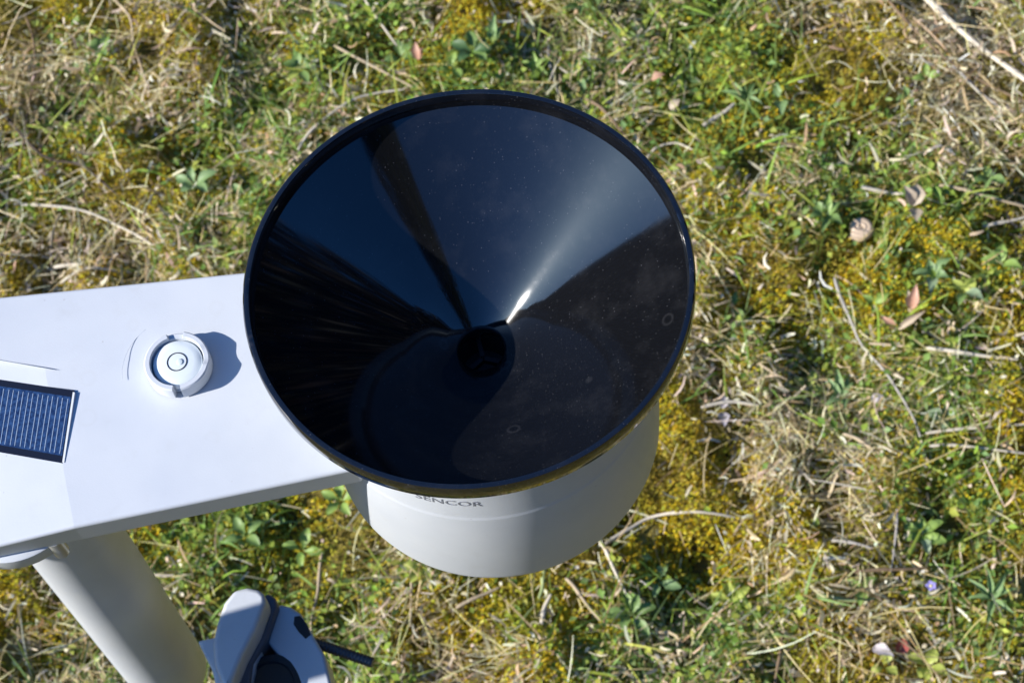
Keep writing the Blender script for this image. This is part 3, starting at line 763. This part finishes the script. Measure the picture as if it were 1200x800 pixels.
stalk([(636, 736), (638, 718), (646, 700)], 8, 'pale', 'short white curved straw just below the gauge body')
stalk([(640, 672), (637, 688), (633, 706)], 7, 'green', 'blue green blade hanging straight down under the gauge body', 'green_stalk', 'green stalk')
stalk([(486, 652), (484, 690), (483, 738)], 5, 'tan', 'upright tan straw below the left half of the gauge body')
stalk([(536, 716), (562, 703), (586, 692)], 6, 'tan', 'tan straw slanting up right below the lettering')
stalk([(378, 650), (374, 690), (366, 738), (374, 760)], 5, 'tan', 'thin curved straw standing beside the clamp bolt')
stalk([(1050, 602), (1048, 640), (1042, 676)], 4, 'grey', 'slim grey stem standing in a dark gap above the violet flower')
stalk([(1000, 676), (1044, 672), (1086, 668)], 6, 'brown', 'level brown stem above the violet flower')
stalk([(956, 704), (990, 708), (1024, 706)], 6, 'green', 'pale green blade lying level left of the violet flower', 'green_stalk', 'green stalk')
stalk([(908, 806), (914, 764), (920, 704)], 5, 'brown', 'upright brown stem at the bottom edge left of the pale lilac leaf')
stalk([(988, 509), (1012, 520), (1046, 548)], 6, 'tan', 'tan straw lying across the matted straw right of the funnel')
stalk([(822, 478), (860, 470), (888, 474)], 6, 'pale', 'pale straw right of the funnel with a bleached end')
stalk([(974, 634), (1000, 639), (1022, 646)], 5, 'grey', 'short grey straw among moss tips left of the slim grey stem')

LEAF = {}
for nm, c in (('bright', (.27, .40, .09)), ('mid', (.20, .31, .09)), ('blue', (.23, .35, .14)), ('lime', (.44, .50, .10)), ('dark', (.09, .17, .06)), ('grey', (.29, .38, .22)),
              ('beige', (.58, .47, .34)), ('pink', (.60, .34, .24)), ('lilac', (.55, .50, .52)), ('red', (.48, .12, .09))):
    m, n, l, b = nodes('leaf_' + nm); tc = n.new('ShaderNodeTexCoord'); t = n.new('ShaderNodeTexNoise'); t.inputs['Scale'].default_value = 3.5; t.inputs['Detail'].default_value = 5
    l.new(tc.outputs['Object'], t.inputs['Vector']); mx = n.new('ShaderNodeMix'); mx.data_type = 'RGBA'
    mx.inputs['A'].default_value = (*[k * .72 for k in c], 1); mx.inputs['B'].default_value = (*[min(1, k * 1.3) for k in c], 1)
    l.new(t.outputs['Fac'], mx.inputs['Factor']); l.new(mx.outputs['Result'], b.inputs['Base Color']); b.inputs['Roughness'].default_value = .5
    tr = n.new('ShaderNodeBsdfTranslucent'); l.new(mx.outputs['Result'], tr.inputs['Color']); ms = n.new('ShaderNodeMixShader'); ms.inputs['Fac'].default_value = .28
    l.new(b.outputs['BSDF'], ms.inputs[1]); l.new(tr.outputs['BSDF'], ms.inputs[2]); l.new(ms.outputs['Shader'], n['Material Output'].inputs['Surface'])
    LEAF[nm] = m
_leafmesh = {}
def leaf_mesh(shape, mat, var):
    """unit leaf along +X: width profile, folded along the midrib, tip bent down"""
    key = (shape, mat, var)
    if key in _leafmesh: return _leafmesh[key]
    prof = {'oval': [.10, .62, .96, 1.0, .80, .42, .06], 'wedge': [.12, .34, .66, .95, 1.0, .74, .30], 'lance': [.35, .75, 1.0, .92, .70, .40, .04]}[shape]
    r = random.Random(hash((shape, var)) % 1000 + var * 7); v = []; f = []
    for i, w in enumerate(prof):
        x = i / 6; zc = .16 * math.sin(x * 2.6) - .16 * x * x + r.uniform(-.02, .02)
        e1 = w * (1 + (.10 if i % 2 else -.06)) * r.uniform(.93, 1.07)
        for yy, zz in ((-.5, .17), (-.26, .06), (0, 0), (.26, .06), (.5, .17)):
            v.append((x, yy * e1, zc + zz * w * .75 + r.uniform(-.012, .012)))
    for i in range(6):
        for k in range(4): f.append((i * 5 + k, (i + 1) * 5 + k, (i + 1) * 5 + k + 1, i * 5 + k + 1))
    me = mesh_from(v, f, 'leaf'); me.materials.append(LEAF[mat]); me.polygons.foreach_set('use_smooth', [True] * len(f)); _leafmesh[key] = me
    return me


def weed(px, leaves, mat, label, shape='oval', name='leafy_weed', cat='weed', lift=.012, rise=.4, group=None):
    """leaves: (direction in degrees on the picture, length px, width px[, material])"""
    c = on_lawn(px, lift); r = empty(name, Vector(c)); tag(r, label, cat, group)
    for i, lf in enumerate(leaves):
        a_, L_, W_ = lf[:3]; mt = lf[3] if len(lf) > 3 else mat
        q = unproj((px[0] + 10 * math.cos(math.radians(a_)), px[1] - 10 * math.sin(math.radians(a_))), .012) - unproj(px, .012)
        o = bpy.data.objects.new('leaf', leaf_mesh(shape, mt, i % 3)); COL.objects.link(o); o.parent = r
        az = math.atan2(q[1], q[0]); o.location = (.0012 * math.cos(az), .0012 * math.sin(az), .0006 * i)
        o.rotation_euler = (random.uniform(-.3, .3), -rise * random.uniform(.5, 1.3), az)
        o.scale = (L_ * PX * .86 * random.uniform(.85, 1.12), W_ * PX * .95 * random.uniform(.85, 1.1), L_ * PX * .9)
        if mt != mat: o['label'] = {'bright': 'bright green leaf', 'lime': 'yellow green leaf', 'dark': 'dark green leaf', 'pink': 'pinkish dry leaf', 'red': 'red leaf', 'lilac': 'pale lilac leaf'}.get(mt, 'leaf of another shade')
    return r


weed((1086, 90), [(95, 22, 11), (5, 24, 12), (195, 24, 12)], 'bright', 'three leaved clover on ochre moss near the top right')
weed((1063, 122), [(120, 18, 10), (285, 20, 11), (200, 16, 10)], 'mid', 'small clover below the three leaved one on ochre moss')
weed((1170, 318), [(85, 30, 15), (-20, 28, 17), (170, 28, 17)], 'bright', 'upright three leaved clover near the right edge beside dark soil')
weed((1128, 348), [(50, 26, 15), (140, 20, 12), (-30, 28, 14, 'grey'), (250, 22, 13, 'mid')], 'lime', 'yellow green clover left below the upright clover at the right edge')
weed((1092, 330), [(110, 24, 11), (40, 30, 13), (180, 26, 13), (260, 30, 13, 'grey'), (-20, 22, 12)], 'blue', 'bluish green weed with five leaves above the pink dry leaves')
weed((966, 262), [(80, 30, 13, 'bright'), (40, 32, 14), (130, 28, 14), (-30, 26, 13), (-100, 30, 12), (200, 28, 13)], 'mid', 'bushy green weed touching the left side of the snail shell')
weed((1088, 232), [(-70, 42, 11), (-55, 36, 8)], 'bright', 'long narrow green leaves right of the beige leaf clump', 'lance')
weed((1156, 218), [(110, 20, 13), (-25, 24, 14), (205, 22, 13), (260, 18, 10)], 'mid', 'rounded clover by the right edge above the straight tan straw')
weed((1112, 484), [(75, 26, 16), (10, 32, 18), (170, 34, 18), (235, 22, 13)], 'grey', 'broad grey green clover left of the level pale straws')
weed((988, 452), [(70, 34, 11), (100, 38, 10), (50, 28, 9), (130, 28, 10), (-80, 24, 9), (210, 24, 9)], 'blue', 'tuft of upright blue green leaves left of the long grey stem', 'lance')
weed((948, 436), [(60, 26, 13), (150, 20, 11), (-20, 20, 10)], 'lime', 'yellow green sprig left of the blue green tuft', 'wedge')
weed((1024, 358), [(30, 22, 11), (150, 18, 11), (260, 16, 10)], 'bright', 'small bright sprig left of the pink dry leaves')
weed((556, 76), [(100, 30, 14, 'mid'), (40, 28, 14), (160, 30, 15), (220, 24, 14), (-40, 26, 14, 'mid'), (0, 30, 13)], 'dark', 'dark green clover clump above the top of the funnel', 'wedge')
weed((531, 90), [(80, 24, 13), (200, 18, 11), (-50, 20, 12)], 'bright', 'lit green sprig touching the funnel rim below the dark clover clump', 'wedge')
weed((580, 62), [(85, 40, 13), (60, 32, 12), (120, 26, 11)], 'blue', 'blue green weed right of the dark clover clump', 'lance')
weed((468, 62), [(100, 24, 14), (200, 24, 13), (-20, 26, 14), (40, 22, 12)], 'mid', 'green weed left of the dark clover clump', 'wedge')
weed((628, 80), [(100, 26, 9), (160, 26, 9), (30, 24, 9), (-40, 26, 9), (-100, 20, 8)], 'bright', 'star shaped green weed beside the grey stem above the rim', 'lance')
weed((676, 88), [(80, 26, 11), (-60, 24, 11), (190, 20, 10, 'lime')], 'blue', 'small blue green weed right of the grey stem above the rim', 'wedge')
weed((680, 10), [(200, 28, 11), (-30, 26, 11), (140, 22, 10), (-90, 26, 10)], 'mid', 'green weed at the top edge above the star shaped weed', 'lance')
weed((352, 84), [(100, 26, 14), (30, 28, 14), (170, 26, 14), (-60, 26, 13), (230, 24, 13, 'lime'), (-10, 24, 12)], 'mid', 'leafy green clump on yellow moss left of the funnel top', 'wedge')
weed((124, 66), [(60, 24, 16), (170, 26, 17), (-60, 22, 14), (-120, 20, 13)], 'mid', 'round leaved green weed near the long bent straw top left')
weed((228, 218), [(20, 34, 16), (100, 24, 12), (160, 26, 13), (-40, 30, 13), (220, 24, 12)], 'blue', 'blue green weed above the white arm left of the funnel', 'wedge')
weed((288, 226), [(30, 26, 12), (150, 26, 12), (-50, 24, 12)], 'mid', 'green weed between the blue green one and the funnel rim', 'wedge')
weed((874, 112), [(100, 42, 8), (60, 40, 7), (130, 38, 8), (20, 32, 7), (-70, 36, 8), (170, 34, 7), (-30, 28, 7)], 'blue', 'bluish grass tuft right of the short thick pale stick', 'lance', 'grass_tuft', 'grass tuft')
weed((912, 122), [(-80, 34, 20), (100, 22, 13)], 'blue', 'single broad blue green leaf right of the bluish grass tuft')
weed((1080, 624), [(30, 30, 12), (90, 26, 12), (150, 26, 12), (-20, 34, 12), (-70, 30, 12, 'grey'), (200, 24, 11)], 'bright', 'ferny bright green weed above the violet flower', 'wedge')
weed((1010, 694), [(40, 26, 14), (150, 24, 13), (260, 22, 13)], 'bright', 'rounded green weed over the pale green blade left of the violet flower')
weed((1086, 778), [(60, 24, 15), (150, 22, 14), (-30, 24, 15), (240, 20, 13), (-90, 18, 12)], 'lime', 'yellow green rosette below the red leaf at the bottom right', 'wedge')
weed((1036, 780), [(80, 18, 13), (200, 16, 12), (-40, 18, 12)], 'lime', 'small yellow green sprig under the pale lilac leaf', 'wedge')
weed((1160, 706), [(100, 42, 9), (60, 38, 9), (140, 36, 8), (20, 34, 8), (-40, 36, 8), (-100, 36, 9), (180, 32, 8)], 'blue', 'spreading blue green tuft at the bottom right', 'lance', 'grass_tuft', 'grass tuft')
weed((740, 722), [(110, 34, 13, 'bright'), (20, 30, 14), (180, 34, 15), (-50, 30, 14), (240, 28, 13), (70, 26, 12)], 'mid', 'dense green weed on the lawn right below the gauge body', 'wedge')
weed((770, 676), [(60, 28, 12), (160, 26, 12), (-20, 28, 12), (-100, 24, 11)], 'blue', 'blue green weed above the dense green one right below the gauge', 'wedge')
weed((400, 588), [(90, 26, 14), (20, 24, 13), (160, 24, 13), (-60, 24, 12), (230, 22, 12)], 'bright', 'bright green weed in the corner between arm and gauge body', 'wedge')
weed((290, 632), [(40, 28, 13), (120, 28, 13), (200, 26, 12), (-40, 26, 12)], 'mid', 'green weed seen below the white arm and above the clamp', 'wedge')
weed((352, 640), [(70, 26, 13), (-10, 26, 12), (170, 26, 13), (-90, 22, 11)], 'bright', 'light green weed right above the clamp', 'wedge')
weed((496, 596 + 72), [(240, 24, 13), (190, 22, 12), (-60, 22, 12)], 'lime', 'yellow green sprig at the lower left of the gauge body', 'wedge')
weed((860, 352), [(-60, 30, 10), (80, 24, 10)], 'mid', 'pair of green leaves on moss right of the funnel', 'lance')
weed((858, 700), [(100, 30, 11), (40, 28, 11), (160, 28, 11), (-60, 24, 10)], 'lime', 'yellow green mossy sprig right of the dense green weed', 'wedge')

# dead leaves
weed((1066, 372), [(80, 34, 15), (105, 26, 12, 'beige')], 'pink', 'upright pinkish dry leaves right of the small bright sprig', 'oval', 'dead_leaf', 'dead leaf', .018, .9)
weed((1050, 392), [(25, 40, 11), (150, 24, 10, 'pink')], 'beige', 'long beige dry leaf below the upright pinkish ones', 'lance', 'dead_leaf', 'dead leaf')
weed((1066, 262), [(80, 34, 22), (120, 26, 18), (-80, 24, 17)], 'beige', 'crumpled beige leaf clump right of the snail shell', 'oval', 'dead_leaf', 'dead leaf', .018, .5)
weed((1054, 768), [(80, 24, 15)], 'red', 'red leaf lying below the violet flower', 'oval', 'dead_leaf', 'dead leaf')
weed((1020, 758), [(-25, 34, 14)], 'lilac', 'pale lilac leaf left of the red leaf', 'oval', 'dead_leaf', 'dead leaf')
weed((492, 84), [(95, 26, 13), (60, 18, 11)], 'pink', 'pinkish dry leaf left of the lit green sprig at the rim', 'oval', 'dead_leaf', 'dead leaf', .018, .7)
weed((762, 94), [(20, 20, 13)], 'pink', 'small curled pinkish leaf up right of the funnel rim', 'oval', 'dead_leaf', 'dead leaf', .018, .6)
weed((784, 132), [(40, 20, 15)], 'beige', 'small white looking dry leaf between rim and short thick stick', 'oval', 'dead_leaf', 'dead leaf', .018, .6)
weed((846, 478), [(-80, 22, 14), (80, 20, 12)], 'lilac', 'greyish lilac leaf scrap under the pale straw right of the funnel', 'oval', 'dead_leaf', 'dead leaf')
weed((1020, 458), [(10, 22, 13)], 'lilac', 'lilac grey leaf scrap beside the long thin grey stem', 'oval', 'dead_leaf', 'dead leaf')

# violet flower
c = on_lawn((1087, 699), .024); fl = empty('violet_flower', Vector(c)); tag(fl, 'tiny violet blue flower low in the grass at the bottom right', 'flower')
pm = plain('violet_petal', (.36, .31, .66), .55)
for k in range(5):
    a_ = k * 1.2566 + .4; me = leaf_mesh('oval', 'blue', 0).copy(); me.materials.clear(); me.materials.append(pm)
    o = bpy.data.objects.new('petal', me); COL.objects.link(o); o.parent = fl; o.rotation_euler = (0, -.25, a_); o.scale = (6.5 * PX, 6 * PX, 5 * PX)
v, f = tube([(c[0], c[1], 0), (c[0], c[1], c[2] - .001)], .0007, 6); link('stem', solid(v, f), STALK['green'], fl)
o = link('flower_eye', lathe([(.0011, c[2] + .0002), (.0008, c[2] + .0010), (.00001, c[2] + .0013)], 10, c[0], c[1]), plain('flower_eye', (.7, .62, .3), .6), fl)

# snail shell: a tube coiled into a flat spiral
c = on_lawn((1008, 269), .0205); pts = []; tp = []
for i in range(64):
    t = i / 63; ang = t * 2 * math.pi * 2.4; r = .0062 * (1 - t) ** .9 + .0002
    pts.append((c[0] + r * math.cos(ang + 3.6), c[1] + r * math.sin(ang + 3.6) * .95, c[2] + .0034 * t)); tp.append(max(.06, (1 - t) ** .75))
v, f = tube(pts, .0036, 12, taper=tp)
shell = link('snail_shell', solid(v, f), plain('shell', (.62, .47, .33), .35, bump=.2, bscale=700, vary=.3)); shade_smooth(shell, 60)
shell.data.transform(Matrix.Translation(-Vector(c))); shell.location = Vector(c); tag(shell, 'small pinkish beige snail shell lying in the moss right of the funnel', 'snail shell')

# ------------------------------------------------------------------ far surroundings (mirrored in the funnel)
def wood():
    n = 210000
    t = U(0, 2 * np.pi, n); R = U(42, 58, n)
    deg = np.degrees(t)
    top = 19.5 + 2.0 * vnoise(deg, 0 * deg, .21) + 1.4 * vnoise(deg, 0 * deg + 5, .05) - 1.0
    south_gap = np.exp(-(((deg - 255 + 180) % 360 - 180) / 30) ** 2)
    top = top - 6 * south_gap + 8.5 * np.exp(-((np.minimum(deg, 166) - 166) / 60) ** 4) * np.exp(-((np.maximum(deg, 166) - 166) / 13) ** 4)
    h = R * np.tan(np.radians(top)) * rng.random(n)
    top = top + 25 * np.exp(-(((deg - 12 + 180) % 360 - 180) / 38) ** 2) * rng.random(n) ** .5      # bare crowns to the east
    h = R * np.tan(np.radians(top)) * rng.random(n)
    s = U(.35, .85, n)
    P = np.c_[R * np.cos(t), R * np.sin(t), np.maximum(h, .3)]
    d1 = rng.standard_normal((n, 3)); d1 /= np.linalg.norm(d1, axis=1)[:, None]; d2 = np.cross(d1, rng.standard_normal((n, 3))); d2 /= np.linalg.norm(d2, axis=1)[:, None]
    V = np.stack([P - d1 * s[:, None], P + d2 * s[:, None] * .8, P + d1 * s[:, None], P - d2 * s[:, None] * .8], 1).reshape(-1, 3)
    col = palette(n, [(.008, .010, .005), (.014, .010, .006), (.007, .008, .004), (.018, .012, .008)], .2)
    o = np_mesh('wood', V, np.arange(4 * n), np.full(n, 4), np.repeat(col, 4, 0), GUNK)
    tag(o, 'far belt of dark trees around the meadow, mirrored low in the black funnel', 'wood', kind='stuff')


def streak_tree(az, dist, h, wmax):  # added tree shape, standing in for the dark figure the funnel mirrors
    x, y = dist * math.cos(math.radians(az)), dist * math.sin(math.radians(az))
    r = empty('stand_in_tree', (x, y, 0)); tag(r, 'added unseen conifer shape, standing in for the dark figure mirrored as the brown streak in the funnel', 'tree')
    v, f = tube([(x, y, -.1), (x, y, h * .5), (x, y, h)], .2, 10, taper=[1, .55, .06])
    link('trunk', solid(v, f), plain('bark', (.09, .065, .045), .9, bump=.5, bscale=20), r)
    n = 9000; u = rng.random(n) ** .8; zz = 1.0 + (h - 1.0) * u; rad = wmax * (1 - u) ** .85 * (.75 + .25 * np.cos(zz * 9)) * np.sqrt(rng.random(n)) + .05
    t = U(0, 6.283, n); P = np.c_[rad * np.cos(t), rad * np.sin(t)]
    V, idx, fs, c = kites(P, U(.25, .55, n), U(.06, .14, n), t + rng.normal(0, .4, n), rng.normal(-.25, .25, n), U(0, .4, n), zz, palette(n, [(.035, .05, .02), (.05, .045, .025), (.03, .04, .018)], .2))
    o = np_mesh('crown', V, idx, fs, c, GUNK); o.parent = r


wood(); streak_tree(301, 9.0, 16.0, 3.6)
